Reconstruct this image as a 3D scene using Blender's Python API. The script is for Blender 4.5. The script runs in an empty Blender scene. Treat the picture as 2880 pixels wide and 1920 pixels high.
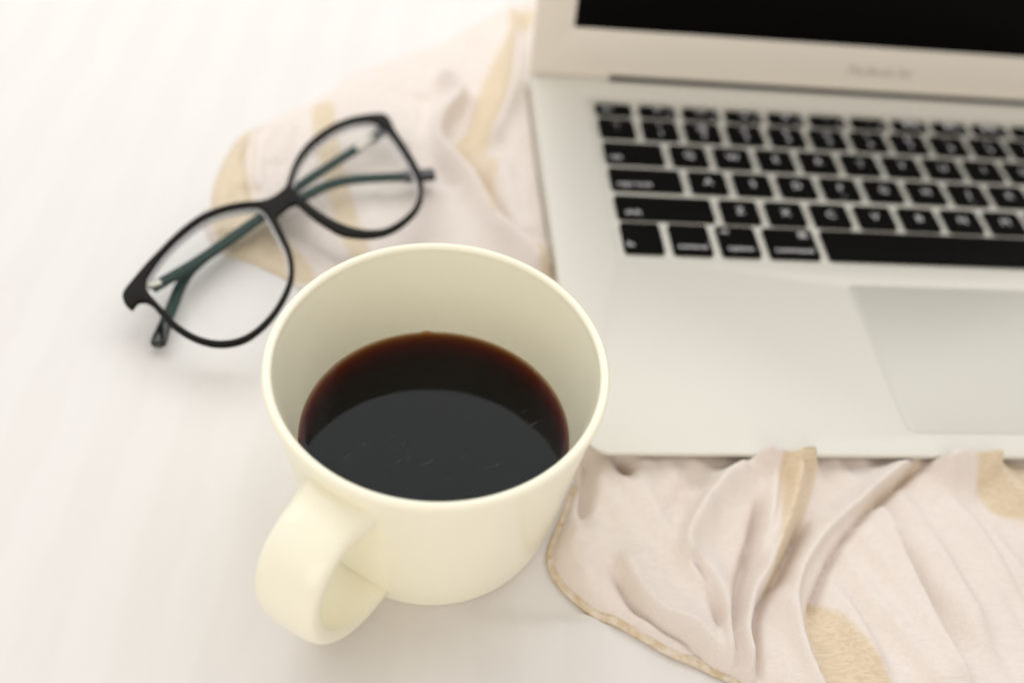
import bpy, bmesh, math, random
import numpy as np
from mathutils import Vector, Matrix, noise

random.seed(7)
scene = bpy.context.scene
COL = scene.collection
MM = 0.001

# ------------------------------------------------------------------ camera
FOCAL_PX, YAW, PITCH, ROLL = 2709.86, math.radians(11.140), math.radians(47.894), math.radians(9.712)
CAM_POS = Vector((-60.68, -167.49, 254.564)) * MM
_fw = Vector((math.sin(YAW) * math.cos(PITCH), math.cos(YAW) * math.cos(PITCH), -math.sin(PITCH)))
_r = Vector((math.cos(YAW), -math.sin(YAW), 0.0))
_u = _r.cross(_fw)
_r2 = _r * math.cos(ROLL) + _u * math.sin(ROLL)
_u2 = -_r * math.sin(ROLL) + _u * math.cos(ROLL)
cam_data = bpy.data.cameras.new('camera')
cam = bpy.data.objects.new('camera', cam_data)
COL.objects.link(cam)
_m = Matrix((_r2, _u2, -_fw)).transposed().to_4x4()
_m.translation = CAM_POS
cam.matrix_world = _m
cam_data.sensor_width = 36.0
cam_data.lens = 36.0 * FOCAL_PX / 2880.0
cam_data.clip_start, cam_data.clip_end = 0.005, 50.0
cam_data.dof.use_dof = True
cam_data.dof.focus_distance = 0.262
cam_data.dof.aperture_fstop = 5.0
cam_data.dof.aperture_blades = 0
scene.camera = cam
scene.cycles.max_bounces = 16
scene.cycles.diffuse_bounces = 8
scene.cycles.transparent_max_bounces = 16
scene.cycles.denoising_input_passes = 'RGB'

# ------------------------------------------------------------------ room light
scene.view_settings.view_transform = 'Standard'
scene.view_settings.look = 'None'
scene.view_settings.gamma = 1.0
scene.view_settings.exposure = 0.11
world = bpy.data.worlds.new('World')
scene.world = world
world.use_nodes = True
world.node_tree.nodes['Background'].inputs['Color'].default_value = (1.0, 0.955, 0.90, 1)
world.node_tree.nodes['Background'].inputs['Strength'].default_value = 0.58


def area_lamp(name, loc, target, sx, sy, watts, color):
    d = bpy.data.lights.new(name, 'AREA')
    d.shape, d.size, d.size_y, d.energy, d.color = 'RECTANGLE', sx, sy, watts, color
    o = bpy.data.objects.new(name, d)
    COL.objects.link(o)
    o.location = loc
    o.rotation_euler = (Vector(target) - Vector(loc)).to_track_quat('-Z', 'Y').to_euler()
    return o


# the bedroom window behind and above the bed
area_lamp('window_light', (-0.02, 0.72, 0.84), (-0.02, 0.17, 0.0), 2.3, 1.05, 13.2, (0.93, 0.975, 1.0))
# the bright room on the photographer's left
area_lamp('room_light', (-0.32, -1.15, 0.66), (-0.02, 0.05, 0.03), 1.3, 0.9, 5.8, (1.0, 0.935, 0.85))


# ------------------------------------------------------------------ helpers
def tag(o, label=None, cat=None, kind=None, group=None):
    if label: o['label'] = label
    if cat: o['category'] = cat
    if kind: o['kind'] = kind
    if group: o['group'] = group
    return o


def empty(name, loc=(0, 0, 0)):
    o = bpy.data.objects.new(name, None)
    COL.objects.link(o)
    o.location = loc
    o.empty_display_size = 0.01
    return o


def link_mesh(name, mesh, mats, parent=None, sharp=35):
    for m in (mats if isinstance(mats, (list, tuple)) else [mats]):
        if m: mesh.materials.append(m)
    for p in mesh.polygons: p.use_smooth = True
    if sharp is not None: mesh.set_sharp_from_angle(angle=math.radians(sharp))
    o = bpy.data.objects.new(name, mesh)
    COL.objects.link(o)
    if parent: o.parent = parent
    return o


def from_bm(name, bm, mats, parent=None, sharp=35, normals=True):
    if normals: bmesh.ops.recalc_face_normals(bm, faces=bm.faces)
    me = bpy.data.meshes.new(name)
    bm.to_mesh(me)
    bm.free()
    return link_mesh(name, me, mats, parent, sharp)


def catmull(pts, n=6, closed=True):
    P = [np.array(p, float) for p in pts]
    out, N = [], len(pts)
    for i in range(N if closed else N - 1):
        if closed: a, b, c, d = P[i - 1], P[i], P[(i + 1) % N], P[(i + 2) % N]
        else: a, b, c, d = P[max(i - 1, 0)], P[i], P[i + 1], P[min(i + 2, N - 1)]
        for k in range(n):
            t = k / n
            out.append(0.5 * (2 * b + (c - a) * t + (2 * a - 5 * b + 4 * c - d) * t * t + (3 * b - a - 3 * c + d) * t ** 3))
    if not closed: out.append(P[-1])
    return np.array(out)


def rounded_rect(x0, x1, y0, y1, r, n=6):
    pts = []
    for cx, cy, a0 in ((x1 - r, y1 - r, 0), (x0 + r, y1 - r, 90), (x0 + r, y0 + r, 180), (x1 - r, y0 + r, 270)):
        for k in range(n + 1):
            a = math.radians(a0 + 90 * k / n)
            pts.append((cx + r * math.cos(a), cy + r * math.sin(a)))
    return np.array(pts)


def area2(L):
    x, y = L[:, 0], L[:, 1]
    return 0.5 * float(np.sum(x * np.roll(y, -1) - np.roll(x, -1) * y))


def offset_loop(L, d):                       # positive d moves to the left of travel
    t = np.roll(L, -1, 0) - np.roll(L, 1, 0)
    t /= np.linalg.norm(t, axis=1)[:, None] + 1e-12
    return L + d * np.stack([-t[:, 1], t[:, 0]], 1)


def plate(outer, holes, ztop, zbot, bevel=0.3, frame=None, steps=3, bm=None, hole_bevel=None):
    """solid with a 2D outline (mm) and holes, rounded rims; ztop / zbot are numbers or f(x, y)"""
    bm = bm or bmesh.new()
    frame = frame or (lambda x, y, z: Vector((x, y, z)) * MM)
    zt = ztop if callable(ztop) else (lambda x, y: ztop)
    zb = zbot if callable(zbot) else (lambda x, y: zbot)
    top_e, bot_e = [], []
    loops = []
    for i, L in enumerate([outer] + list(holes)):
        L = np.array(L, float)
        if (area2(L) > 0) != (i == 0): L = L[::-1]      # material lies left of travel
        loops.append(L)
    rim = bevel
    for i, L in enumerate(loops):
        bevel = rim if i == 0 or hole_bevel is None else hole_bevel
        rings = []
        for k in range(steps + 1):
            a = 0.5 * math.pi * k / steps
            I = offset_loop(L, bevel * (1 - math.sin(a)))
            rings.append([bm.verts.new(frame(x, y, zt(x, y) - bevel * (1 - math.cos(a)))) for x, y in I])
        for k in range(steps + 1):
            a = 0.5 * math.pi * (1 - k / steps)
            I = offset_loop(L, bevel * (1 - math.sin(a)))
            rings.append([bm.verts.new(frame(x, y, zb(x, y) + bevel * (1 - math.cos(a)))) for x, y in I])
        n = len(L)
        for A, B in zip(rings[:-1], rings[1:]):
            for j in range(n):
                bm.faces.new((A[j], A[(j + 1) % n], B[(j + 1) % n], B[j]))
        for ring, es in ((rings[0], top_e), (rings[-1], bot_e)):
            for j in range(n):
                e = bm.edges.get((ring[j], ring[(j + 1) % n]))
                es.append(e)
    bmesh.ops.triangle_fill(bm, edges=top_e, use_beauty=True)
    bmesh.ops.triangle_fill(bm, edges=bot_e, use_beauty=True)
    return bm


def sweep(path, half_w, half_t, side, bm=None, n=16, power=2.6, caps=True):
    """superellipse section swept along path (mm); side(i, tangent) gives the width direction"""
    bm = bm or bmesh.new()
    P = [Vector(p) for p in path]
    rings = []
    for i, p in enumerate(P):
        t = (P[min(i + 1, len(P) - 1)] - P[max(i - 1, 0)]).normalized()
        s = side(i, t)
        s = (s - t * s.dot(t)).normalized()
        b = t.cross(s)
        w, h = half_w(i / (len(P) - 1)), half_t(i / (len(P) - 1))
        ring = []
        for k in range(n):
            a = 2 * math.pi * k / n
            ca, sa = math.cos(a), math.sin(a)
            ring.append(bm.verts.new((p + s * w * math.copysign(abs(ca) ** (2 / power), ca) + b * h * math.copysign(abs(sa) ** (2 / power), sa)) * MM))
        rings.append(ring)
    for A, B in zip(rings[:-1], rings[1:]):
        for k in range(n): bm.faces.new((A[k], A[(k + 1) % n], B[(k + 1) % n], B[k]))
    if caps:
        bm.faces.new(rings[0])
        bm.faces.new(rings[-1][::-1])
    return bm


# ------------------------------------------------------------------ materials
def mat(name, color, rough=0.5, metal=0.0, spec=0.5, coat=0.0, sss=0.0):
    m = bpy.data.materials.new(name)
    m.use_nodes = True
    b = m.node_tree.nodes['Principled BSDF']
    b.inputs['Base Color'].default_value = (*color, 1)
    b.inputs['Roughness'].default_value = rough
    b.inputs['Metallic'].default_value = metal
    b.inputs['Specular IOR Level'].default_value = spec
    b.inputs['Coat Weight'].default_value = coat
    b.inputs['Coat Roughness'].default_value = 0.08
    return m


def node(m, t, **kw):
    n = m.node_tree.nodes.new(t)
    for k, v in kw.items():
        if k in n.inputs: n.inputs[k].default_value = v
        else: setattr(n, k, v)
    return n


def wire(m, a, ao, b, bi): m.node_tree.links.new(a.outputs[ao], b.inputs[bi])


def coords(m, scale=(1, 1, 1), rot=(0, 0, 0)):
    tc = node(m, 'ShaderNodeTexCoord')
    mp = node(m, 'ShaderNodeMapping')
    mp.inputs['Scale'].default_value = scale
    mp.inputs['Rotation'].default_value = rot
    wire(m, tc, 'Object', mp, 'Vector')
    return mp


def add_relief(m, scale, strength, dist=0.0003, detail=3.0, stretch=(1, 1, 1), rot=(0, 0, 0)):
    mp = coords(m, stretch, rot)
    nz = node(m, 'ShaderNodeTexNoise', Scale=scale, Detail=detail)
    wire(m, mp, 'Vector', nz, 'Vector')
    bp = node(m, 'ShaderNodeBump', Strength=strength, Distance=dist)
    wire(m, nz, 'Fac', bp, 'Height')
    wire(m, bp, 'Normal', m.node_tree.nodes['Principled BSDF'], 'Normal')
    return nz, bp


def vary(m, ca, cb, scale, stretch=(1, 1, 1), detail=4.0, lo=0.35, hi=0.65):
    mp = coords(m, stretch)
    nz = node(m, 'ShaderNodeTexNoise', Scale=scale, Detail=detail)
    wire(m, mp, 'Vector', nz, 'Vector')
    rp = node(m, 'ShaderNodeValToRGB')
    rp.color_ramp.elements[0].position, rp.color_ramp.elements[0].color = lo, (*ca, 1)
    rp.color_ramp.elements[1].position, rp.color_ramp.elements[1].color = hi, (*cb, 1)
    wire(m, nz, 'Fac', rp, 'Fac')
    wire(m, rp, 'Color', m.node_tree.nodes['Principled BSDF'], 'Base Color')
    return rp


# sheet: white cotton with faint satin stripes along the bed
M_sheet = mat('white_cotton_sheet', (0.84, 0.79, 0.745), 0.75, spec=0.25)
def build_sheet_material(m):
    b = m.node_tree.nodes['Principled BSDF']
    mp = coords(m, (1, 1, 1), (0, 0, math.radians(4.8)))
    wv = node(m, 'ShaderNodeTexWave', Scale=13.0, Distortion=1.6, Detail=2.0)
    wv.wave_type, wv.bands_direction, wv.wave_profile = 'BANDS', 'X', 'SIN'
    wv.inputs['Detail Scale'].default_value = 2.0
    wire(m, mp, 'Vector', wv, 'Vector')
    rp = node(m, 'ShaderNodeValToRGB')
    rp.color_ramp.elements[0].position, rp.color_ramp.elements[0].color = 0.35, (0.735, 0.703, 0.676, 1)
    rp.color_ramp.elements[1].position, rp.color_ramp.elements[1].color = 0.65, (0.752, 0.722, 0.698, 1)
    wire(m, wv, 'Color', rp, 'Fac')
    wire(m, rp, 'Color', b, 'Base Color')
    rr = node(m, 'ShaderNodeMapRange')
    rr.inputs['To Min'].default_value, rr.inputs['To Max'].default_value = 0.55, 0.85
    wire(m, wv, 'Color', rr, 'Value')
    wire(m, rr, 'Result', b, 'Roughness')
    mp2 = coords(m, (1.0, 0.35, 1), (0, 0, math.radians(4.8)))
    nz = node(m, 'ShaderNodeTexNoise', Scale=260.0, Detail=3.0)
    wire(m, mp2, 'Vector', nz, 'Vector')
    bp = node(m, 'ShaderNodeBump', Strength=0.12, Distance=0.0004)
    wire(m, nz, 'Fac', bp, 'Height')
    wire(m, bp, 'Normal', b, 'Normal')
build_sheet_material(M_sheet)

# scarf: pinkish beige crepe with woven gold bands (the 'gold' attribute says where the bands are woven)
M_scarf = mat('pink_beige_crepe', (0.74, 0.63, 0.56), 0.85, spec=0.2)
def build_scarf_material(m):
    b = m.node_tree.nodes['Principled BSDF']
    at = node(m, 'ShaderNodeAttribute')
    at.attribute_name = 'gold'
    mp = coords(m, (0.12, 1.0, 1), (0, 0, math.radians(22)))
    nz = node(m, 'ShaderNodeTexNoise', Scale=1500.0, Detail=1.5)
    wire(m, mp, 'Vector', nz, 'Vector')
    mp2 = coords(m, (1, 1, 1))
    n2 = node(m, 'ShaderNodeTexNoise', Scale=60.0, Detail=4.0)
    wire(m, mp2, 'Vector', n2, 'Vector')
    pink = node(m, 'ShaderNodeValToRGB')
    pink.color_ramp.elements[0].position, pink.color_ramp.elements[0].color = 0.32, (0.735, 0.652, 0.592, 1)
    pink.color_ramp.elements[1].position, pink.color_ramp.elements[1].color = 0.62, (0.775, 0.695, 0.638, 1)
    wire(m, nz, 'Fac', pink, 'Fac')
    gold = node(m, 'ShaderNodeValToRGB')
    gold.color_ramp.elements[0].position, gold.color_ramp.elements[0].color = 0.33, (0.635, 0.505, 0.35, 1)
    gold.color_ramp.elements[1].position, gold.color_ramp.elements[1].color = 0.66, (0.725, 0.605, 0.445, 1)
    wire(m, nz, 'Fac', gold, 'Fac')
    mx = node(m, 'ShaderNodeMix')
    mx.data_type = 'RGBA'
    wire(m, at, 'Fac', mx, 0)
    m.node_tree.links.new(pink.outputs['Color'], mx.inputs[6])
    m.node_tree.links.new(gold.outputs['Color'], mx.inputs[7])
    m.node_tree.links.new(mx.outputs[2], b.inputs['Base Color'])
    b.inputs['Sheen Weight'].default_value = 0.15
    ro = node(m, 'ShaderNodeMapRange')
    ro.inputs['To Min'].default_value, ro.inputs['To Max'].default_value = 0.85, 0.45
    wire(m, at, 'Fac', ro, 'Value')
    wire(m, ro, 'Result', b, 'Roughness')
    ad = node(m, 'ShaderNodeMath')
    ad.operation = 'ADD'
    wire(m, nz, 'Fac', ad, 0)
    wire(m, n2, 'Fac', ad, 1)
    bp = node(m, 'ShaderNodeBump', Strength=0.3, Distance=0.0004)
    wire(m, ad, 'Value', bp, 'Height')
    wire(m, bp, 'Normal', b, 'Normal')
build_scarf_material(M_scarf)
M_hem = mat('gold_hem_thread', (0.68, 0.54, 0.36), 0.7, spec=0.25)
vary(M_hem, (0.60, 0.46, 0.29), (0.72, 0.63, 0.52), 420, (1, 1, 1), 3.0)
add_relief(M_hem, 1500, 0.5, 0.0004)

M_cream = mat('cream_glazed_stoneware', (0.90, 0.86, 0.695), 0.22, spec=0.45)
add_relief(M_cream, 90, 0.03, 0.0006)
M_alu = mat('matte_aluminium', (0.67, 0.64, 0.57), 0.45, metal=0.15, spec=0.4)
add_relief(M_alu, 2500, 0.06, 0.0001)
M_bezel = mat('matte_aluminium_lid', (0.78, 0.715, 0.625), 0.45, metal=0.1, spec=0.4)
add_relief(M_bezel, 2500, 0.06, 0.0001)
M_pad = mat('trackpad_glass', (0.57, 0.545, 0.48), 0.4, metal=0.15, spec=0.4)
M_key = mat('black_key_plastic', (0.004, 0.0037, 0.003), 0.6, spec=0.04)
add_relief(M_key, 3000, 0.1, 0.0001)
M_legend = mat('grey_white_key_print', (0.80, 0.78, 0.79), 0.6, spec=0.2)
M_screen = mat('black_screen_glass', (0.003, 0.0025, 0.0018), 0.35, spec=0.04)
M_slot = mat('black_hinge_plastic', (0.012, 0.012, 0.012), 0.5, spec=0.3)
M_word = mat('grey_lid_print', (0.33, 0.31, 0.27), 0.5, spec=0.3)
M_rubber = mat('dark_rubber', (0.03, 0.03, 0.03), 0.8)
M_frame = mat('black_acetate', (0.006, 0.0045, 0.0025), 0.35, spec=0.08)
M_temple = mat('green_reflex_acetate', (0.007, 0.027, 0.019), 0.4, spec=0.2)  # green reflection of the lens coating put into the temple colour
M_tip = mat('black_gloss_acetate', (0.006, 0.006, 0.006), 0.14, spec=0.6)
M_steel = mat('hinge_steel', (0.50, 0.47, 0.40), 0.45, metal=0.8)

M_lens = bpy.data.materials.new('coated_lens')
M_lens.use_nodes = True
def build_lens(m):
    nt = m.node_tree
    nt.nodes.remove(nt.nodes['Principled BSDF'])
    out = nt.nodes['Material Output']
    tr = node(m, 'ShaderNodeBsdfTransparent', Color=(0.985, 0.985, 0.985, 1))
    gl = node(m, 'ShaderNodeBsdfGlossy', Color=(0.9, 1.0, 0.97, 1), Roughness=0.02)
    fr = node(m, 'ShaderNodeFresnel', IOR=1.13)
    mx = node(m, 'ShaderNodeMixShader')
    wire(m, fr, 'Fac', mx, 0)
    nt.links.new(tr.outputs[0], mx.inputs[1])
    nt.links.new(gl.outputs[0], mx.inputs[2])
    nt.links.new(mx.outputs[0], out.inputs['Surface'])
build_lens(M_lens)
M_lens_edge = mat('lens_edge_highlight', (0.88, 0.86, 0.89), 0.45, spec=0.5)  # white colour paints the bright highlight along the lens edges

M_coffee = bpy.data.materials.new('black_coffee')
M_coffee.use_nodes = True
def build_coffee(m):
    nt = m.node_tree
    nt.nodes.remove(nt.nodes['Principled BSDF'])
    out = nt.nodes['Material Output']
    tr = node(m, 'ShaderNodeBsdfTransparent', Color=(1, 1, 1, 1))
    gl = node(m, 'ShaderNodeBsdfGlossy', Color=(1, 1, 1, 1), Roughness=0.015)
    fr = node(m, 'ShaderNodeFresnel', IOR=1.26)
    mx = node(m, 'ShaderNodeMixShader')
    wire(m, fr, 'Fac', mx, 0)
    nt.links.new(tr.outputs[0], mx.inputs[1])
    nt.links.new(gl.outputs[0], mx.inputs[2])
    nt.links.new(mx.outputs[0], out.inputs['Surface'])
    va = node(m, 'ShaderNodeVolumeAbsorption', Color=(0.86, 0.54, 0.02, 1), Density=880.0)
    nt.links.new(va.outputs[0], out.inputs['Volume'])
build_coffee(M_coffee)
M_core = mat('added_core_black', (0.004, 0.002, 0.001), 0.9, spec=0.0)  # for the unseen core added inside the coffee
M_fleck = bpy.data.materials.new('pale_surface_film')
M_fleck.use_nodes = True
def build_fleck(m):
    nt = m.node_tree
    b = nt.nodes['Principled BSDF']
    b.inputs['Base Color'].default_value = (0.017, 0.019, 0.021, 1)
    b.inputs['Roughness'].default_value = 0.5
    b.inputs['Specular IOR Level'].default_value = 0.3
build_fleck(M_fleck)

# ------------------------------------------------------------------ traced shapes, world millimetres
LEFT_EDGE = [(14.8, 308.9), (6.9, 294.8), (-2.4, 283.6), (-24.4, 264.4), (-51.1, 239.8), (-75.9, 220.3), (-91.0, 200.8), (-105.5, 186.7), (-113.8, 178.4), (-119.1, 172.8), (-123.5, 166.2), (-125.6, 158.7), (-127.9, 149.1), (-129.0, 138.7), (-129.1, 128.8), (-128.2, 119.3), (-131.7, 125.4), (-131.2, 117.0), (-127.9, 107.0), (-123.7, 100.3), (-120.0, 96.6), (-114.7, 94.8), (-109.3, 92.9), (-103.9, 90.3), (-99.1, 87.7), (-94.0, 83.8)]
HEM_EDGE = [(0.6, -1.3), (-0.8, -4.4), (-5.2, -14.4), (-9.1, -23.1), (-9.7, -26.7), (-9.2, -30.9), (-6.4, -37.0), (-0.9, -43.7), (6.4, -49.3), (13.7, -53.8), (21.5, -58.0), (28.8, -61.5), (36.0, -65.0), (40.2, -67.8), (48.6, -73.0), (59.1, -79.0), (69.3, -84.9)]
RIDGES = [([(115.8, 4.5), (100.6, -5.1), (87.4, -14.6), (74.9, -23.7), (65.6, -33.3), (60.5, -41.6), (57.8, -52.1), (57.9, -60.9), (59.5, -71.1), (62.3, -78.1)], 5.5, 1.0, 4.2, 9), ([(114.2, 1.2), (100.8, -8.7), (89.3, -17.3), (78.9, -26.2), (71.9, -34.8), (65.6, -44.3), (62.3, -50.8)], -4.0, 1.2, 1.0, 7), ([(71.9, 8.3), (69.6, -1.7), (66.5, -10.4), (62.7, -18.8), (57.5, -27.6), (51.9, -36.7), (45.1, -46.1), (41.7, -54.4), (41.3, -63.0), (42.2, -70.7)], 7, 3.2, 3.5, 10), ([(70.5, -17.3), (65.0, -24.7), (57.2, -35.4), (48.9, -44.8), (44.8, -53.8), (43.5, -63.0), (43.9, -70.7)], -7, 1.5, 1.4, 8), ([(60.9, 4.8), (61.5, -4.1), (58.9, -14.3), (54.6, -24.7), (50.1, -33.3)], 5, 2.2, 3.5, 7), ([(56.8, -10.5), (52.6, -20.3), (48.0, -31.1), (42.6, -42.7), (38.6, -53.7), (38.0, -62.9), (38.7, -70.0)], -6, 1.5, 1.4, 8), ([(55.6, 0.7), (43.1, -8.2), (34.3, -18.1), (29.5, -26.5), (30.7, -33.1), (35.2, -42.0), (37.5, -50.5), (36.7, -58.0), (36.4, -67.1), (38.2, -74.6)], 6.5, 5, 2.2, 7), ([(28.9, -30.3), (33.5, -38.0), (35.3, -46.0), (34.9, -54.9)], -5, 1.6, 1.6, 5), ([(27.1, -17.4), (32.2, -8.2), (41.7, -1.9)], -2.5, 3, 4, 6), ([(8.5, -27.4), (11.9, -36.4), (15.1, -43.8), (20.7, -49.0), (27.4, -52.6), (32.3, -58.6), (35.7, -67.6), (39.4, -74.7)], 3.6, 8, 1.6, 6), ([(5.6, -29.5), (8.8, -38.4), (12.5, -46.3), (19.0, -51.8), (25.5, -56.0), (30.3, -62.2), (33.2, -68.2)], -4.0, 1.3, 1.5, 12), ([(91.4, -11.1), (93.6, -17.3), (95.2, -30.7), (97.1, -44.3), (98.6, -57.8), (101.2, -70.8), (102.8, -79.1)], 6.5, 2.6, 13, 14), ([(96.1, -18.1), (98.4, -31.4), (100.3, -44.7), (103.1, -57.9), (105.8, -70.3)], -2.6, 4.5, 1.6, 16), ([(104.6, -14.2), (107.2, -26.3), (110.4, -37.9), (113.7, -51.5), (116.0, -67.5)], 4.0, 3.2, 9, 22), ([(118.6, -7.8), (123.5, -21.1), (127.5, -36.6), (131.1, -51.8)], 3.6, 3.2, 8, 18), ([(126.2, -18.0), (131.5, -30.8), (137.6, -45.1)], 2.8, 3, 6, 12), ([(71.8, -36.2), (75.3, -48.4), (77.7, -60.6), (80.9, -73.3)], 4.6, 2.4, 8, 14), ([(79.1, -27.7), (81.3, -41.8), (84.3, -56.3)], 1.5, 4, 6, 14), ([(54.5, -4.3), (58.7, 0.1), (63.5, 1.5), (68.8, 1.7), (72.5, -0.1), (72.8, -4.9)], 12, 3.5, 5, 5), ([(114.1, -4.5), (121.4, -0.8), (126.3, 0.7), (133.5, 0.2), (138.5, -5.1)], 11, 3.5, 6, 5), ([(134.3, 7.3), (137.3, -2.0), (141.7, -10.9), (148.4, -17.2)], 4, 6, 5, 8), ([(22.2, 5.4), (21.9, 0.4), (21.7, -3.6)], 2.6, 3, 3, 11), ([(28.5, 5.5), (28.1, 0.4), (27.8, -3.6)], 2.6, 3, 3, 11), ([(37.6, 5.6), (37.2, 0.5), (36.8, -3.5)], 2.6, 3, 3, 11), ([(49.0, 5.7), (48.4, 0.6), (47.9, -3.4)], 2.6, 3, 3, 11), ([(57.6, 5.8), (56.9, 0.7), (56.3, -3.4)], 2.6, 3, 3, 11), ([(85.2, 6.1), (84.2, 0.9), (83.4, -3.2)], 2.6, 3, 3, 11), ([(94.1, 6.2), (93.0, 1.0), (92.1, -3.1)], 2.6, 3, 3, 11), ([(104.5, 6.3), (103.3, 1.1), (102.3, -3.0)], 2.6, 3, 3, 11), ([(4.9, 10.8), (3.2, -0.6), (1.9, -8.4), (-0.3, -18.1)], -8, 1.8, 1.8, 7), ([(12.7, 6.8), (14.3, 1.1), (16.5, -4.4)], -7, 2.0, 2.0, 6), ([(3.3, -18.1), (0.2, -27.4), (0.9, -37.0)], 1.5, 5, 5, 4), ([(-43.1, 216.5), (-32.5, 210.4), (-29.6, 199.3), (-38.0, 182.3), (-40.6, 169.1), (-35.6, 155.9), (-27.8, 143.5), (-21.6, 126.9), (-18.4, 114.2), (-12.1, 102.1), (-6.7, 91.5), (-1.5, 81.2)], 8.5, 2.2, 6, 8), ([(2.0, 260.9), (-2.7, 233.0), (-6.9, 203.0), (-12.8, 182.0), (-20.9, 162.0)], 5.5, 4, 2.6, 10), ([(-56.3, 222.4), (-52.1, 204.1), (-51.3, 185.0), (-54.3, 164.2)], 1.6, 5, 4, 4), ([(-107.3, 175.9), (-112.3, 159.3), (-113.7, 145.1), (-112.6, 131.7)], 3.4, 2.0, 6, 5), ([(-90.3, 192.0), (-91.3, 171.0), (-92.5, 156.2)], 1.4, 5, 5, 4), ([(-120.7, 163.5), (-123.4, 150.1), (-125.2, 136.3), (-124.7, 122.2), (-121.2, 105.0)], 2.2, 3, 6, 4), ([(-118.5, 163.7), (-117.1, 147.1), (-114.2, 133.8), (-110.3, 118.9)], -2.2, 1.8, 1.8, 4), ([(-101.7, 108.1), (-93.6, 102.6), (-84.6, 95.2), (-76.3, 88.0)], 2.6, 3, 4, 4), ([(-94.4, 104.5), (-87.9, 97.0), (-80.2, 87.8)], -1.5, 1.4, 2.2, 3), ([(-17.3, 158.6), (-13.2, 138.8), (-12.4, 118.8), (-6.3, 104.5)], 2.2, 5, 5, 9), ([(-48.9, 205.8), (-45.8, 190.9), (-44.4, 170.1), (-40.2, 150.8), (-32.5, 135.1)], -2.6, 5, 5, 8), ([(-23.7, 205.6), (-31.0, 180.3), (-33.7, 168.5), (-29.6, 155.2), (-23.5, 140.3), (-18.5, 123.8), (-13.2, 107.2)], -3.2, 2.6, 2.6, 8), ([(-115.1, 172.7), (-117.3, 158.9), (-115.9, 142.6), (-112.3, 125.2)], -2.6, 2.0, 2.0, 5), ([(-101.7, 180.3), (-106.3, 164.7), (-109.0, 147.7)], 1.8, 3.5, 5, 5)]
GOLD = [([(62.4, 7.3), (70.1, 9.0), (76.8, 7.5), (79.2, 3.3), (76.0, -4.0), (72.1, -11.9), (66.7, -21.0), (60.9, -29.6), (54.1, -39.3), (51.7, -39.9), (55.6, -31.0), (59.4, -21.0), (61.8, -11.9), (62.9, -3.3), (62.7, 4.0)], 1.0), ([(64.7, -43.8), (67.1, -46.5), (71.3, -49.8), (74.6, -55.7), (77.5, -62.6), (79.0, -72.9), (60.7, -72.5), (60.8, -60.5), (60.3, -52.3)], 1.0), ([(119.6, 2.1), (132.4, 8.2), (140.9, 4.9), (148.9, -0.9), (155.2, -8.3), (149.2, -20.9), (139.3, -19.0), (132.8, -17.1), (129.7, -10.8), (128.3, -1.9)], 1.0), ([(114.4, 3.2), (113.9, -0.2), (91.9, -15.5), (87.2, -17.0), (93.5, -10.8), (104.6, -3.5)], 0.55), ([(-118.2, 171.5), (-123.3, 164.9), (-126.3, 153.8), (-129.2, 138.6), (-129.8, 127.6), (-127.2, 113.0), (-120.0, 97.5), (-108.9, 90.4), (-95.6, 85.5), (-86.5, 84.0), (-91.1, 95.2), (-104.3, 110.3), (-111.7, 123.4), (-115.0, 135.2), (-118.3, 146.2), (-119.5, 160.3)], 1.0), ([(-94.2, 190.6), (-86.6, 193.3), (-84.4, 180.9), (-82.0, 163.4), (-78.2, 143.5), (-74.6, 128.0), (-71.3, 114.4), (-67.5, 99.4), (-74.1, 98.0), (-78.7, 110.8), (-84.6, 130.7), (-90.0, 154.3), (-93.4, 172.4)], 1.0), ([(-3.8, 272.0), (8.4, 287.8), (9.6, 273.8), (0.4, 255.6), (-4.5, 229.6), (-9.0, 199.9), (-16.3, 178.8), (-21.2, 160.6), (-28.8, 160.0), (-34.0, 163.3), (-33.1, 169.6), (-26.3, 184.5), (-21.4, 205.7), (-12.5, 231.8), (-5.1, 253.3)], 1.0), ([(-29.6, 159.9), (-16.1, 156.1), (-19.1, 135.9), (-17.0, 116.2), (-20.6, 115.0), (-23.5, 128.8), (-26.5, 143.4)], 0.8), ([(-7.5, 101.2), (-0.1, 98.6), (6.1, 85.2), (10.6, 71.4), (-2.3, 75.5)], 0.8)]
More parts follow.
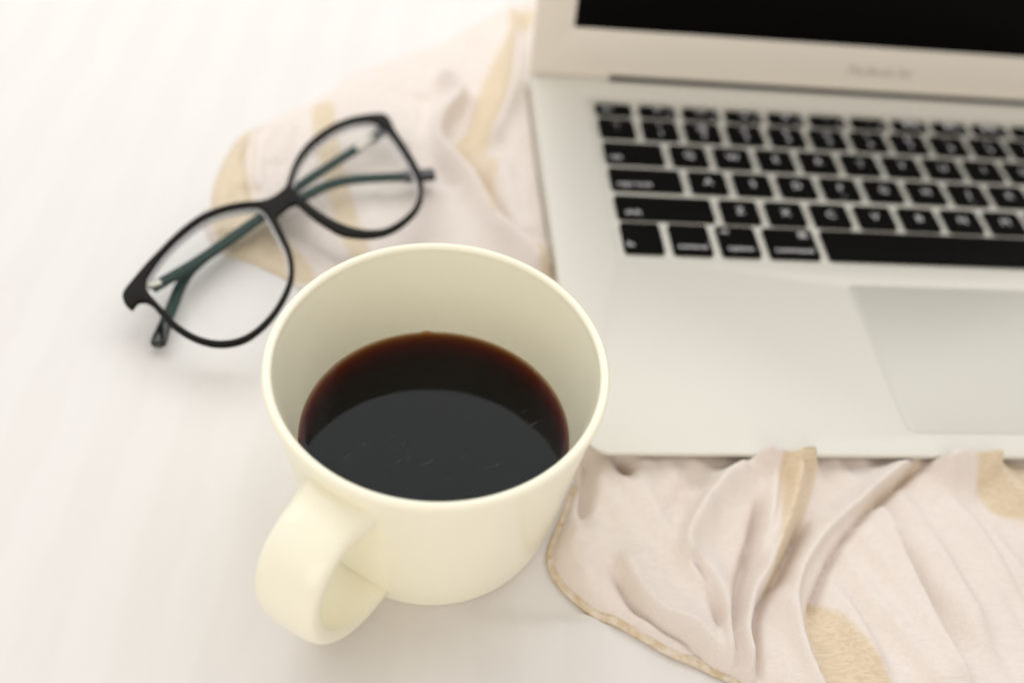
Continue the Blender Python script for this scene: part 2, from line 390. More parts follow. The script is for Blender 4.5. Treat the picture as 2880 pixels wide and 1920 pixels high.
FRAME_OUTER = [(-108.7, 113.9), (-113.9, 113.0), (-118.9, 111.4), (-124.0, 108.6), (-128.9, 104.5), (-133.2, 98.7), (-137.1, 91.8), (-140.4, 84.7), (-143.1, 78.9), (-145.5, 72.6), (-147.6, 66.8), (-148.1, 63.5), (-147.2, 60.6), (-145.5, 58.2), (-143.6, 56.9), (-142.9, 58.2), (-142.1, 60.1), (-140.1, 60.4), (-137.5, 58.6), (-134.0, 54.2), (-130.3, 49.9), (-125.6, 46.0), (-121.1, 43.4), (-116.2, 41.8), (-111.5, 41.8), (-106.8, 43.4), (-103.0, 46.6), (-99.3, 51.7), (-96.3, 58.1), (-93.8, 66.1), (-92.7, 73.6), (-93.2, 81.4), (-95.1, 88.8), (-98.0, 96.4), (-100.8, 103.4), (-100.5, 106.4), (-98.0, 110.2), (-95.7, 112.7), (-93.2, 110.5), (-89.3, 105.9), (-83.7, 100.8), (-78.3, 96.9), (-73.0, 95.7), (-67.5, 95.7), (-61.9, 97.5), (-57.0, 101.1), (-52.9, 106.1), (-49.6, 111.9), (-47.8, 118.6), (-47.6, 127.0), (-48.8, 135.3), (-51.3, 143.4), (-54.9, 152.5), (-58.9, 161.7), (-60.5, 167.4), (-62.6, 171.3), (-65.6, 172.3), (-71.9, 170.9), (-78.8, 167.7), (-85.4, 162.2), (-90.9, 155.0), (-94.8, 147.9), (-97.7, 139.2), (-99.2, 130.5), (-100.1, 123.1), (-102.2, 119.0), (-105.2, 115.6)]
LENS_RIGHT = [(-97.5, 124.3), (-97.1, 129.6), (-95.7, 137.4), (-92.9, 145.1), (-89.2, 151.6), (-84.0, 158.4), (-77.9, 163.7), (-71.7, 166.3), (-67.7, 165.8), (-64.2, 162.7), (-60.8, 157.5), (-57.1, 149.4), (-53.6, 140.9), (-51.1, 133.4), (-49.8, 126.4), (-50.0, 119.5), (-51.6, 113.6), (-54.5, 108.6), (-58.4, 104.0), (-62.6, 100.9), (-67.6, 99.9), (-72.8, 100.6), (-77.9, 102.8), (-83.2, 106.3), (-88.7, 111.3), (-92.6, 115.9), (-96.1, 120.2)]
LENS_LEFT = [(-109.0, 110.2), (-113.5, 109.7), (-118.4, 108.1), (-123.0, 105.6), (-127.4, 101.8), (-131.5, 96.3), (-135.3, 89.6), (-138.4, 82.6), (-140.5, 75.9), (-141.4, 70.6), (-140.2, 65.6), (-136.8, 61.1), (-133.0, 56.5), (-129.5, 52.3), (-125.1, 48.5), (-120.9, 45.9), (-116.3, 44.4), (-111.9, 44.4), (-107.9, 45.8), (-104.3, 48.7), (-100.9, 53.6), (-98.0, 59.7), (-95.8, 67.3), (-94.8, 74.0), (-95.2, 80.4), (-96.9, 87.4), (-99.9, 94.7), (-103.1, 101.8), (-105.9, 107.3)]
TEMPLE_RIGHT = [(-73.7, 153.7, 8.8), (-77.0, 150.0, 8.6), (-82.5, 144.5, 8.0), (-95.7, 129.8, 7.0), (-107.7, 112.4, 6.5), (-119.3, 98.5, 6.0), (-126.9, 88.4, 5.5), (-130.7, 81.9, 5.0), (-132.5, 75.1, 4.5), (-133.6, 67.7, 4.0), (-134.7, 61.3, 3.5), (-135.6, 53.5, 3.0), (-135.9, 49.4, 2.6)]
TEMPLE_LEFT = [(-140.2, 70.5, 9.0), (-134.5, 76.3, 9.0), (-128.2, 82.9, 9.0), (-118.4, 94.1, 9.5), (-107.1, 108.5, 9.5), (-93.5, 121.1, 9.0), (-85.2, 129.0, 8.5), (-76.3, 133.8, 8.0), (-64.3, 136.1, 8.0), (-53.6, 137.0, 8.5), (-42.8, 139.1, 8.5)]
HINGE_RIGHT = [(-74.5, 151.2, 9.6), (-71.4, 154.9, 10.2), (-68.2, 158.0, 10.6)]
HINGE_LEFT = [(-141.1, 70.0, 10.6), (-139.5, 71.1, 10.2), (-137.7, 72.5, 9.9)]
END_BLOCK = [(-69.6, 157.1, 9.8), (-66.4, 160.5, 10.4), (-62.8, 164.9, 11.0)]


# ------------------------------------------------------------------ bed sheet
STRIPE = math.radians(4.8)
MUG = (-44.6, -4.95)


def sheet_height(x, y):
    """mm; long soft wrinkles that follow the stripes plus a dent under the mug"""
    u = x * math.cos(STRIPE) - y * math.sin(STRIPE)
    v = x * math.sin(STRIPE) + y * math.cos(STRIPE)
    h = 1.6 * noise.noise(Vector((u / 38.0, v / 120.0, 3.1))) + 0.75 * noise.noise(Vector((u / 13.0, v / 60.0, 8.2)))
    h += 0.45 * noise.noise(Vector((u / 5.0, v / 22.0, 1.7)))
    d = math.hypot(x - MUG[0], y - MUG[1])
    k = 1 - min(max((d - 36.5) / 26.0, 0), 1)
    k = k * k * (3 - 2 * k)
    h = h * (1 - k) - 3.7 * k
    # a low pleat running out to the right from under the mug
    t = min(max((x + 40) / 30.0, 0), 1) * min(max((40 - x) / 40.0, 0), 1)
    d2 = y + 47 + 0.10 * (x + 20)
    d2 = d2 / (2.2 if d2 > 0 else 9.0)
    h += 2.6 * t * math.exp(-d2 * d2)
    # never rises into the laptop standing on it
    if x > -12 and y > -20: h = min(h, 0.2)
    return h - 0.6


def axis(near0, near1, step, far0, far1, far_step):
    a = list(np.arange(far0, near0, far_step)) + list(np.arange(near0, near1, step)) + list(np.arange(near1, far1 + far_step, far_step))
    return a


xs = axis(-270, 330, 2.5, -1000, 1000, 30)
ys = axis(-140, 420, 2.5, -600, 1400, 30)
verts = [(x * MM, y * MM, sheet_height(x, y) * MM) for y in ys for x in xs]
nx = len(xs)
faces = [(j * nx + i, j * nx + i + 1, (j + 1) * nx + i + 1, (j + 1) * nx + i) for j in range(len(ys) - 1) for i in range(nx - 1)]
me = bpy.data.meshes.new('bed_sheet')
me.from_pydata(verts, [], faces)
sheet = link_mesh('bed_sheet', me, M_sheet, None, None)
tag(sheet, kind='structure')

# ------------------------------------------------------------------ scarf
BODY_TOP, BODY_DEPTH = 15.0, 214.0


def body_bottom(y): return 13.2 - 12.2 * np.clip(y / BODY_DEPTH, 0, 1)


hem_curve = catmull(HEM_EDGE, 5, closed=False)
left_curve = catmull(LEFT_EDGE, 4, closed=False)
OUTLINE = np.array([(26, 345)] + list(map(tuple, left_curve)) + [(-78, 60), (-60, 52), (-35, 47), (-12, 36), (0, 18)] + list(map(tuple, hem_curve)) + [(250, -135), (260, 24), (34, 30)])


def resample(L, step):
    out = []
    for a, b in zip(L, np.roll(L, -1, 0)):
        n = max(1, int(np.linalg.norm(b - a) / step))
        for k in range(n): out.append(a + (b - a) * k / n)
    return np.array(out)


def inside(P, poly):
    x, y = P[:, 0], P[:, 1]
    c = np.zeros(len(P), bool)
    for (x0, y0), (x1, y1) in zip(poly, np.roll(poly, -1, 0)):
        k = ((y0 > y) != (y1 > y))
        c ^= k & (x < (x1 - x0) * (y - y0) / (y1 - y0 + 1e-12) + x0)
    return c


def seg_dist(P, line):
    """distance to a polyline, signed side of the nearest segment, arc fraction from the nearest end (mm)"""
    line = np.asarray(line, float)
    best = np.full(len(P), 1e9); sgn = np.zeros(len(P)); arc = np.zeros(len(P))
    L = np.concatenate([[0], np.cumsum(np.linalg.norm(np.diff(line, axis=0), axis=1))])
    for i, (a, b) in enumerate(zip(line[:-1], line[1:])):
        d = b - a
        t = np.clip(((P - a) @ d) / (d @ d + 1e-12), 0, 1)
        q = P - (a + t[:, None] * d)
        r = np.hypot(q[:, 0], q[:, 1])
        k = r < best
        best[k] = r[k]
        sgn[k] = np.sign(d[0] * q[k, 1] - d[1] * q[k, 0])
        arc[k] = L[i] + t[k] * (L[i + 1] - L[i])
    return best, sgn, np.minimum(arc, L[-1] - arc)


def smooth(t):
    t = np.clip(t, 0, 1)
    return t * t * (3 - 2 * t)


def scarf_field(P):
    x, y = P[:, 0], P[:, 1]
    closed = np.vstack([OUTLINE, OUTLINE[:1]])
    d_edge, _, _ = seg_dist(P, closed)
    base = 5.0 + 4.8 * smooth((y + 48) / 46) * (x > -30)
    lefty = 2.0 + 6.0 * smooth((x + 34) / 32)
    k = smooth((y - 5) / 30)
    h = base * (1 - k) + lefty * k
    pos = np.zeros(len(P)); neg = np.zeros(len(P))
    for line, hh, wl, wr, taper in RIDGES:
        C = catmull(line, 5, closed=False) if len(line) > 2 else np.array(line)
        d, s, a = seg_dist(P, C)
        w = np.where(s > 0, wl, wr)
        v = hh * np.exp(-np.power(d / w, 1.7)) * (0.15 + 0.85 * smooth(a / taper))
        if hh > 0: pos = np.power(np.power(pos, 2.2) + np.power(v, 2.2), 1 / 2.2)
        else: neg += v
    fine = np.array([1.1 * noise.noise(Vector((px / 17, py / 17, 0.3))) + 0.5 * noise.noise(Vector((px / 6.5, py / 6.5, 4.3))) for px, py in P])
    # fine drag wrinkles running away from the laptop
    drag = np.array([noise.noise(Vector(((0.94 * px + 0.35 * py) / 6.0, (0.35 * px - 0.94 * py) / 42.0, 6.1))) for px, py in P])
    h = h + 1.12 * pos + 1.25 * neg + fine * 0.7 + 1.9 * drag * smooth((x + 8) / 14) * smooth((2 - y) / 10)
    # pressed flat below the spectacles
    g = smooth((-38 - x) / 10) * smooth((y - 50) / 12)
    h = h * (1 - g) + g * np.minimum(h, 3.2 + 0.28 * np.maximum(h - 3.2, 0))
    h = np.maximum(h, 0.5)
    f = np.sqrt(np.clip(d_edge / 5.0, 0, 1))
    h = 0.4 + (h - 0.4) * f
    # squeezed under the laptop
    lim = body_bottom(y) - 0.5
    under = smooth((x + 1.0) / 2.5) * smooth((y + 1.2) / 2.5)
    h = h * (1 - under) + np.minimum(h, lim) * under
    return h


STEP = 0.75
gx = np.arange(-168, 262, STEP); gy = np.arange(-136, 348, STEP)
GX, GY = np.meshgrid(gx, gy)
P = np.stack([GX.ravel(), GY.ravel()], 1)
# cells well under the laptop are never seen
keep_zone = ~((P[:, 0] > 40) & (P[:, 1] > 32))
ins = inside(P, OUTLINE) & keep_zone
ins = ins.reshape(GX.shape)
cell = ins[:-1, :-1] & ins[1:, :-1] & ins[:-1, 1:] & ins[1:, 1:]
used = np.zeros_like(ins)
for dj in (0, 1):
    for di in (0, 1): used[dj:dj + cell.shape[0], di:di + cell.shape[1]] |= cell
idx = -np.ones(ins.shape, int)
idx[used] = np.arange(used.sum())
V = np.stack([GX[used], GY[used]], 1)
cj, ci = np.nonzero(cell)
F = np.stack([idx[cj, ci], idx[cj, ci + 1], idx[cj + 1, ci + 1], idx[cj + 1, ci]], 1)
# pull the ragged border out onto the drawn outline
cnt = {}
for q in F:
    for a, b in zip(q, np.roll(q, -1)):
        key = (min(a, b), max(a, b))
        cnt[key] = cnt.get(key, 0) + 1
border_e = [(a, b) for q in F for a, b in zip(q, np.roll(q, -1)) if cnt[(min(a, b), max(a, b))] == 1]
border_v = np.array(sorted({v for e in border_e for v in e}))
dense = resample(OUTLINE, 0.4)
for v in border_v:
    dd = dense - V[v]
    k = np.argmin((dd ** 2).sum(1))
    if np.hypot(*dd[k]) < 2.2: V[v] = dense[k]
Hh = scarf_field(V)
sheet_z = np.array([sheet_height(x, y) for x, y in V])
Z = Hh + sheet_z
# one gentle smoothing pass over the interior
nb = [[] for _ in range(len(V))]
for a, b in cnt: nb[a].append(b); nb[b].append(a)
Z = np.array([0.65 * Z[i] + 0.35 * np.mean(Z[nb[i]]) if nb[i] else Z[i] for i in range(len(V))])
gold = np.zeros(len(V))
for poly, a in GOLD:
    poly = catmull(poly, 4)
    d, _, _ = seg_dist(V, np.vstack([poly, poly[:1]]))
    sd = np.where(inside(V, poly), d, -d)
    gold = np.maximum(gold, a * smooth((sd + 1.3) / 2.6))
verts = [(x * MM, y * MM, z * MM) for (x, y), z in zip(V, Z)]
faces = [tuple(int(i) for i in q) for q in F]
n0 = len(verts)
low = {}
for v in border_v:
    low[int(v)] = len(verts)
    verts.append((V[v][0] * MM, V[v][1] * MM, (sheet_z[v] - 1.2) * MM))
for a, b in border_e: faces.append((int(b), int(a), low[int(a)], low[int(b)]))
me = bpy.data.meshes.new('scarf')
me.from_pydata(verts, [], faces)
at = me.attributes.new('gold', 'FLOAT', 'POINT')
at.data.foreach_set('value', np.concatenate([gold, np.zeros(len(verts) - n0)]).astype(np.float32))
scarf = link_mesh('scarf', me, M_scarf, None, None)
tag(scarf, 'crumpled pinkish beige scarf with woven gold bands lying under the laptop', 'scarf')
hp = [(x, y, sheet_height(x, y) + 1.0) for x, y in hem_curve]
from_bm('hem', sweep(hp, lambda t: 1.45, lambda t: 0.8, lambda i, t: Vector((-t.y, t.x, 0)), n=10), M_hem, scarf)

# ------------------------------------------------------------------ mug
LEAN = -0.030                               # the soft bed lets it lean a little to the left
MUG_BASE = Vector((-45.0, -4.95, -4.3))
mug = empty('coffee_mug', MUG_BASE * MM)
mug.rotation_euler = (0, LEAN, 0)
tag(mug, 'cream stoneware mug with strap handle standing on the white sheet, half full of black coffee', 'mug')


def lathe(profile, n=128, bm=None):
    bm = bm or bmesh.new()
    rings = []
    for r, z in profile:
        if r < 1e-6: rings.append([bm.verts.new((0, 0, z * MM))])
        else: rings.append([bm.verts.new((r * MM * math.cos(2 * math.pi * k / n), r * MM * math.sin(2 * math.pi * k / n), z * MM)) for k in range(n)])
    for A, B in zip(rings[:-1], rings[1:]):
        for k in range(n):
            a, b = A[k % len(A)], A[(k + 1) % len(A)]
            c, d = B[(k + 1) % len(B)], B[k % len(B)]
            vs = []
            for v in (a, b, c, d):
                if v not in vs: vs.append(v)
            if len(vs) > 2: bm.faces.new(vs)
    return bm


RIM_R, RIM_Z, WALL = 45.1, 67.9, 2.7
outer_prof = catmull([(0, 1.2), (20, 1.2), (31.5, 1.0), (32.4, 0.0), (34.2, 0.0), (35.6, 1.0), (36.7, 3.2), (37.3, 6.5), (38.3, 13), (40.0, 28), (42.1, 46), (44.2, 61), (44.95, 66.0)], 5, closed=False)
rim_prof = [(RIM_R - WALL / 2 + WALL / 2 * math.cos(a), RIM_Z - WALL / 2 + WALL / 2 * math.sin(a)) for a in np.linspace(0, math.pi, 11)]


def inner_r(z): return float(np.interp(z, [5.0, 6.5, 10, 16, 30, 46, 61, 66.5], [26.0, 31.0, 34.0, 35.6, 37.3, 39.2, 41.4, 42.35]))


inner_prof = catmull([(42.35, 66.0), (41.3, 60), (39.2, 46), (37.3, 30), (35.6, 16), (34.0, 10), (31.0, 6.5), (20, 5.0), (0, 4.8)], 5, closed=False)
from_bm('body', lathe(list(map(tuple, outer_prof)) + rim_prof + list(map(tuple, inner_prof))), M_cream, mug, None)
AZ = math.radians(-124.4)
hd = Vector((math.cos(AZ), math.sin(AZ), 0))
hp = catmull([(41.0, 55.9), (47.5, 56.2), (54.2, 55.4), (60.5, 51.2), (63.8, 44), (64.2, 35.5), (62, 26.5), (57, 18.5), (50.5, 12.6), (43, 9.6), (36.0, 8.8)], 5, closed=False)
hpath = [(hd * r) + Vector((0, 0, z)) for r, z in hp]
hside = Vector((-hd.y, hd.x, 0))


def flare(t): return math.exp(-(t / 0.10) ** 2) + 0.0 * t


from_bm('handle', sweep(hpath, lambda t: 9.0 + 1.8 * flare(t), lambda t: 3.4 + 1.5 * flare(t), lambda i, t: hside, n=32, power=3.2), M_cream, mug, None)

# ------------------------------------------------------------------ coffee
LEVEL = 37.3                                # above the mug's base
CR = inner_r(LEVEL)
bm = lathe([(0, LEVEL), (CR - 2.6, LEVEL), (CR - 2.2, LEVEL), (CR - 1.2, LEVEL + 0.04), (CR - 0.5, LEVEL + 0.22), (CR + 0.1, LEVEL + 0.7), (CR + 0.7, LEVEL + 0.9), (CR + 0.5, LEVEL - 5), (37.3 + 0.6, 30), (35.6 + 0.8, 16), (34.6, 9.5), (31.4, 5.9), (20, 4.3), (0, 4.1)], 96)
TIP = (0.022, -0.034)                       # the liquid stays level while bed and mug tip a little
for v in bm.verts:
    k = min(max((v.co.z / MM - 20) / 12, 0), 1)
    v.co.z += k * (TIP[0] * v.co.x + TIP[1] * v.co.y)
    v.co.x += LEAN * v.co.z
coffee = from_bm('coffee', bm, M_coffee, None, None)
coffee.location = MUG_BASE * MM
tag(coffee, 'dark black coffee with an amber rim inside the cream mug', 'coffee')
# added unseen black core that hides the mug floor below the liquid
bm = lathe([(0, LEVEL - 9.0), (CR - 10.0, LEVEL - 9.0), (CR - 9.0, LEVEL - 10.0), (26, 12), (22, 9), (0, 9)], 64)
for v in bm.verts: v.co.x += LEAN * v.co.z
from_bm('added_core', bm, M_core, coffee)
bm = bmesh.new()
for k in range(30):
    a, r = random.uniform(-2.9, 0.4), 32 * math.sqrt(random.random())
    cx, cy = r * math.cos(a) + LEAN * LEVEL, r * math.sin(a)
    th, L, w = random.gauss(0.6, 0.2), random.uniform(0.5, 1.9), random.uniform(0.22, 0.45)
    pts = [(cx + L * math.cos(b) * math.cos(th) - w * math.sin(b) * math.sin(th), cy + L * math.cos(b) * math.sin(th) + w * math.sin(b) * math.cos(th)) for b in np.linspace(0, 2 * math.pi, 9)[:-1]]
    bm.faces.new([bm.verts.new((x * MM, y * MM, (LEVEL + 0.05 + TIP[0] * (x - LEAN * LEVEL) + TIP[1] * y) * MM)) for x, y in pts])
tag(from_bm('surface_film', bm, M_fleck, coffee), kind='stuff')
bm = bmesh.new()
bmesh.ops.create_uvsphere(bm, u_segments=16, v_segments=8, radius=1.0 * MM, matrix=Matrix.Translation(((-2.2 + LEAN * LEVEL) * MM, (CR - 0.6) * MM, (LEVEL + 0.2 + TIP[1] * CR) * MM)) @ Matrix.Diagonal((1.7, 0.7, 0.6, 1)))
from_bm('bubble', bm, M_coffee, coffee)

# ------------------------------------------------------------------ laptop
laptop = empty('laptop', (0, 0, 0))
tag(laptop, 'open silver laptop with black keys standing on the pink scarf', 'laptop')
KX0, PITCH_X, KEY_GAP = 27.0, 19.0, 3.5
ROWS = [99.3, 116.9, 134.2, 151.2, 168.2, 181.7]       # row centres, front to back
KEY_H = [16.6, 13.6, 13.6, 13.6, 13.2, 7.4]
well = rounded_rect(KX0 - 3.4, KX0 + 14.5 * PITCH_X - KEY_GAP + 3.4, ROWS[0] - 11.2, ROWS[5] + 7.0, 3.0)
PAD = (110.0, 215.0, 9.3, 77.3)
pad_hole = rounded_rect(PAD[0], PAD[1], PAD[2], PAD[3], 3.2)
body = rounded_rect(0, 325, 0, BODY_DEPTH, 9.5, 10)
bmb = plate(body, [well, pad_hole], BODY_TOP, lambda x, y: float(body_bottom(y)), 0.55, hole_bevel=0.15)
base = from_bm('base', bmb, M_alu, laptop)
from_bm('keyboard_well', plate(offset_loop(well, -0.4), [], BODY_TOP - 1.5, BODY_TOP - 2.4, 0.1), M_alu, laptop)
from_bm('trackpad', plate(offset_loop(pad_hole, 0.10), [], BODY_TOP - 0.08, BODY_TOP - 2.2, 0.1), M_pad, laptop)
from_bm('trackpad_bed', plate(offset_loop(pad_hole, -0.4), [], BODY_TOP - 2.0, BODY_TOP - 2.6, 0.1), M_slot, laptop)

key_meshes = {}


def key_mesh(w, h):
    k = (round(w, 2), round(h, 2))
    if k not in key_meshes:
        bm = plate(rounded_rect(-w / 2, w / 2, -h / 2, h / 2, 1.3, 4), [], 0.0, -1.4, 0.25, steps=2)
        bmesh.ops.recalc_face_normals(bm, faces=bm.faces)
        me = bpy.data.meshes.new('key')
        bm.to_mesh(me)
        bm.free()
        me.materials.append(M_key)
        for p in me.polygons: p.use_smooth = True
        me.set_sharp_from_angle(angle=math.radians(35))
        key_meshes[k] = me
    return key_meshes[k]


def text_bm(body_txt, size, cx, cy, z, bm, align='CENTER', squash=1.0):
    cu = bpy.data.curves.new('tmp_text', 'FONT')
    cu.body, cu.size, cu.align_x, cu.align_y, cu.resolution_u = body_txt, size, align, 'CENTER', 2
    o = bpy.data.objects.new('tmp_text', cu)
    COL.objects.link(o)
    bpy.context.view_layer.update()
    me = bpy.data.meshes.new_from_object(o.evaluated_get(bpy.context.evaluated_depsgraph_get()))
    b2 = bmesh.new()
    b2.from_mesh(me)
    vm = {v: bm.verts.new((v.co.x * MM + cx * MM, v.co.y * squash * MM + cy * MM, z * MM)) for v in b2.verts}
    for f in b2.faces:
        try: bm.faces.new([vm[v] for v in f.verts])
        except ValueError: pass
    b2.free()
    bpy.data.objects.remove(o)
    bpy.data.curves.remove(cu)
    bpy.data.meshes.remove(me)


def add_key(row, u0, w_units, legends, h=None, dy=0.0):
    w = w_units * PITCH_X - KEY_GAP
    h = h or KEY_H[row]
    o = bpy.data.objects.new('key', key_mesh(w, h))
    COL.objects.link(o)
    o.parent = laptop
    o.location = ((KX0 + u0 * PITCH_X + w / 2) * MM, (ROWS[row] + dy) * MM, (BODY_TOP + 0.1) * MM)
    if legends:
        bm = bmesh.new()
        for txt, size, px, py, al in legends:
            text_bm(txt, size, px * w / 2, py * h / 2, 0.03, bm, al)
        for f in bm.faces:
            if f.normal.z < 0: f.normal_flip()
        if len(bm.verts):
            from_bm('key_legend', bm, M_legend, o, None, normals=False)
        else: bm.free()
    return o


def letter(c): return [(c, 5.4, 0.0, 0.02, 'CENTER')]
def pair(a, b): return [(a, 4.6, 0.0, 0.42, 'CENTER'), (b, 4.6, 0.0, -0.38, 'CENTER')]
def word(t, al='LEFT'): return [(t, 3.9, -0.84 if al == 'LEFT' else 0.84, -0.50, al)]


# function row: esc, F1 .. F12, power
wf = 14.5 / 14
add_key(5, 0, wf, [('esc', 3.9, -0.7, 0.0, 'LEFT')])
icons = ['☼', '☀', '❏', '⊞', '∵', '∴', '◀◀', '▶❙', '▶▶', '◁', '◁)', '◁))']
for i in range(12): add_key(5, wf * (i + 1), wf, [(icons[i], 4.4, 0.0, 0.25, 'CENTER'), ('F%d' % (i + 1), 2.6, 0.8, -0.55, 'RIGHT')])
add_key(5, wf * 13, wf, [('⏻', 4.2, 0, 0, 'CENTER')])
for i, (a, b) in enumerate(zip('~!@#$%^&*()_+', '`1234567890-=')): add_key(4, i, 1, pair(a, b))
add_key(4, 13, 1.5, word('delete', 'RIGHT'))
add_key(3, 0, 1.5, word('tab'))
for i, c in enumerate('QWERTYUIOP'): add_key(3, 1.5 + i, 1, letter(c))
for i, (a, b) in enumerate((('{', '['), ('}', ']'), ('|', '\\'))): add_key(3, 11.5 + i, 1, pair(a, b))
add_key(2, 0, 1.75, word('caps lock'))
for i, c in enumerate('ASDFGHJKL'): add_key(2, 1.75 + i, 1, letter(c) + ([('_', 4.5, 0, -0.45, 'CENTER')] if c in 'FJ' else []))
for i, (a, b) in enumerate(((':', ';'), ('"', "'"))): add_key(2, 10.75 + i, 1, pair(a, b))
add_key(2, 12.75, 1.75, word('return', 'RIGHT'))
add_key(1, 0, 2.25, word('shift'))
for i, c in enumerate('ZXCVBNM'): add_key(1, 2.25 + i, 1, letter(c))
for i, (a, b) in enumerate((('<', ','), ('>', '.'), ('?', '/'))): add_key(1, 9.25 + i, 1, pair(a, b))
add_key(1, 12.25, 2.25, word('shift', 'RIGHT'))
add_key(0, 0, 1, word('fn'))
add_key(0, 1, 1, [('control', 3.9, 0.0, -0.5, 'CENTER')])
add_key(0, 2, 1, [('alt', 3.3, -0.8, 0.62, 'LEFT'), ('option', 3.9, 0.0, -0.5, 'CENTER')])
add_key(0, 3, 1.25, [('⌘', 4.6, 0.78, 0.55, 'RIGHT'), ('command', 3.9, 0.0, -0.5, 'CENTER')])
add_key(0, 4.25, 5, [])
add_key(0, 9.25, 1.25, [('⌘', 4.6, -0.78, 0.55, 'LEFT'), ('command', 3.9, 0.0, -0.5, 'CENTER')])
add_key(0, 10.5, 1, [('alt', 3.3, 0.8, 0.62, 'RIGHT'), ('option', 3.9, 0.0, -0.5, 'CENTER')])
hh = 7.9
add_key(0, 11.5, 1, [('◂', 4, 0, 0, 'CENTER')], hh, -4.3)
add_key(0, 12.5, 1, [('▴', 4, 0, 0, 'CENTER')], hh, 4.3)
add_key(0, 12.5, 1, [('▾', 4, 0, 0, 'CENTER')], hh, -4.3)
add_key(0, 13.5, 1, [('▸', 4, 0, 0, 'CENTER')], hh, -4.3)

# lid, leaning back; s runs up the lid from the hinge line
HINGE_Y, TILT = 203.9, math.radians(13.78)


def lid_frame(x, s, d):
    return Vector((x, HINGE_Y + s * math.sin(TILT) - d * math.cos(TILT), BODY_TOP + s * math.cos(TILT) + d * math.sin(TILT))) * MM


LID_H, SCR = 216.0, (17.25, 307.75, 22.3, 205.0)
c = rounded_rect(0, 325, 0.3, LID_H, 8.0, 8)
bez = [tuple(p) for p in c if p[1] > 20] + [(0, 1.6), (1.1, 0.5), (35.8, 0.5), (36.2, 1.9), (288.8, 1.9), (289.2, 0.5), (323.9, 0.5), (325, 1.6)]
bezel = from_bm('bezel', plate(np.array(bez), [rounded_rect(*SCR, 0.6, 3)], 0.0, -2.0, 0.4, lid_frame), M_bezel, laptop)
from_bm('lid', plate(rounded_rect(0.15, 324.85, 3.0, LID_H - 0.15, 8.0, 8), [], -2.02, -5.0, 0.6, lid_frame), M_alu, laptop)
from_bm('screen', plate(rounded_rect(SCR[0] - 0.2, SCR[1] + 0.2, SCR[2] - 0.2, SCR[3] + 0.2, 0.5, 3), [], -0.5, -1.9, 0.1, lid_frame), M_screen, laptop)
bm = bmesh.new()
bmesh.ops.create_cone(bm, segments=32, radius1=2.6 * MM, radius2=2.6 * MM, depth=252.6 * MM, cap_ends=True,
                      matrix=Matrix.Translation((162.5 * MM, (HINGE_Y + 3.2) * MM, (BODY_TOP + 0.6) * MM)) @ Matrix.Rotation(math.pi / 2, 4, 'Y'))
from_bm('hinge', bm, M_slot, laptop)
from_bm('hinge_slot', plate(rounded_rect(36.2, 288.8, HINGE_Y - 1.0, HINGE_Y + 2.0, 0.4, 2), [], BODY_TOP + 0.12, BODY_TOP - 0.2, 0.05), M_slot, laptop)
bm = bmesh.new()
text_bm('MacBook Air', 6.0, 0, 0, 0.03, bm)
wm = from_bm('wordmark', bm, M_word, laptop, None)
_ls = Matrix((Vector((1, 0, 0)), Vector((0, math.sin(TILT), math.cos(TILT))), Vector((0, -math.cos(TILT), math.sin(TILT))))).transposed().to_4x4()
_ls.translation = lid_frame(162.5, 11.2, 0.0)
wm.matrix_local = _ls

# ------------------------------------------------------------------ spectacles
FZ = 13.0
gl = empty('eyeglasses', (-100 * MM, 110 * MM, 0))
tag(gl, 'folded black framed eyeglasses with dark temples lying across scarf and sheet', 'eyeglasses')


def gframe(x, y, z): return Vector((x + 100, y - 110, z)) * MM


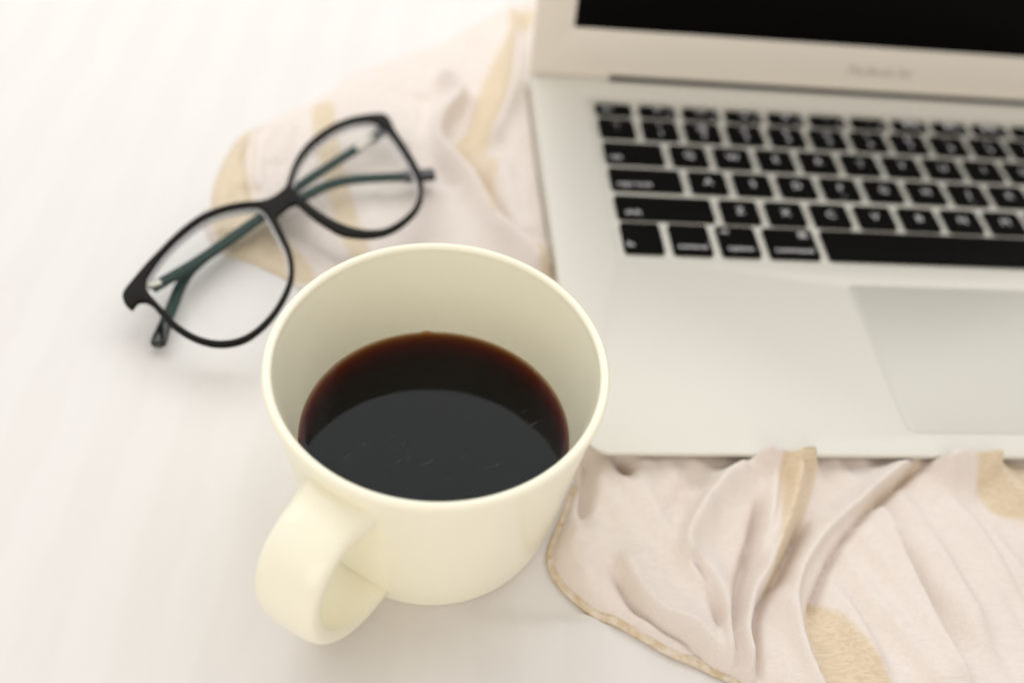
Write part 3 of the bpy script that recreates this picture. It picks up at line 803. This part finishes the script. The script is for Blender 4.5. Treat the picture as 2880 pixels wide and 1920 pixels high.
fo = catmull(FRAME_OUTER, 4)
lr, ll = catmull(LENS_RIGHT, 4), catmull(LENS_LEFT, 4)
from_bm('frame', plate(offset_loop(fo if area2(fo) > 0 else fo[::-1], 0.22), [offset_loop(q if area2(q) > 0 else q[::-1], -0.02) for q in (lr, ll)], FZ + 0.2, FZ - 1.7, 0.5, gframe, 4), M_frame, gl, 50)
for L in (lr, ll):
    if area2(L) < 0: L = L[::-1]
    n = len(L)
    bm = bmesh.new()
    cx, cy = L.mean(0)
    rings = []
    for f in (1.004, 0.85, 0.6, 0.3):
        rings.append([bm.verts.new(gframe(cx + (x - cx) * f, cy + (y - cy) * f, FZ - 1.0 + 0.9 * (1 - f * f))) for x, y in L])
    for A, B in zip(rings[:-1], rings[1:]):
        for k in range(n): bm.faces.new((A[k], A[(k + 1) % n], B[(k + 1) % n], B[k]))
    bm.faces.new(rings[-1])
    lens = from_bm('lens', bm, M_lens, gl, None)
    bm = bmesh.new()
    A = [bm.verts.new(gframe(x, y, FZ - 1.05)) for x, y in offset_loop(L, 0.12)]
    B = [bm.verts.new(gframe(x, y, FZ - 3.5)) for x, y in offset_loop(L, 0.5)]
    for k in range(n): bm.faces.new((A[k], A[(k + 1) % n], B[(k + 1) % n], B[k]))
    from_bm('lens_edge', bm, M_lens_edge, lens, None)


def flat_side(i, t): return Vector((-t.y, t.x, 0))


def temple(path, w0, w1):
    pts = catmull(path, 6, closed=False)
    rel = [(p[0] + 100, p[1] - 110, p[2]) for p in pts]
    k = int(len(rel) * (0.86 if w1 > w0 else 0.88))
    t = from_bm('temple', sweep(rel[:k + 1], lambda t: w0 + (0.15 if t < .5 else 0) * 0, lambda t: 1.15, flat_side, n=16, power=3.0), M_temple, gl)
    return t, rel, k


t1, rel, k = temple(TEMPLE_RIGHT, 2.0, 2.1)


def blunt(t, at): return math.sqrt(max(1 - (max(t - at, 0) / (1 - at)) ** 2, 0.01))


def dense_path(pts, n=40):
    pts = np.array(pts)
    L = np.concatenate([[0], np.cumsum(np.linalg.norm(np.diff(pts, axis=0), axis=1))])
    return np.stack([np.interp(np.linspace(0, L[-1], n), L, pts[:, j]) for j in range(3)], 1)


from_bm('temple_tip', sweep(dense_path(rel[k:]), lambda t: (2.3 + 0.4 * float(smooth(t / 0.7))) * blunt(t, 0.78), lambda t: 1.4 * blunt(t, 0.78), flat_side, n=20, power=2.2), M_tip, t1)
t2, rel2, k2 = temple(TEMPLE_LEFT, 2.1, 2.05)
from_bm('temple_tip', sweep(dense_path(rel2[k2:]), lambda t: (2.4 + 0.4 * t) * blunt(t, 0.96), lambda t: 1.7 * blunt(t, 0.96), flat_side, n=16, power=4.0), M_tip, t2)
# hinges: a bright steel knuckle between each temple and the front, the right one with its black end block
for tp, pts in ((t1, HINGE_RIGHT), (t2, HINGE_LEFT)):
    hpts = [(x + 100, y - 110, z) for x, y, z in pts]
    from_bm('hinge', sweep(dense_path(hpts, 8), lambda t: 1.35, lambda t: 0.9, flat_side, n=12, power=4.0), M_steel, tp)
bpts = [(x + 100, y - 110, z) for x, y, z in END_BLOCK]
from_bm('hinge_block', sweep(dense_path(bpts, 8), lambda t: 1.9 + 0.4 * t, lambda t: 1.3, flat_side, n=12, power=4.0), M_tip, gl)
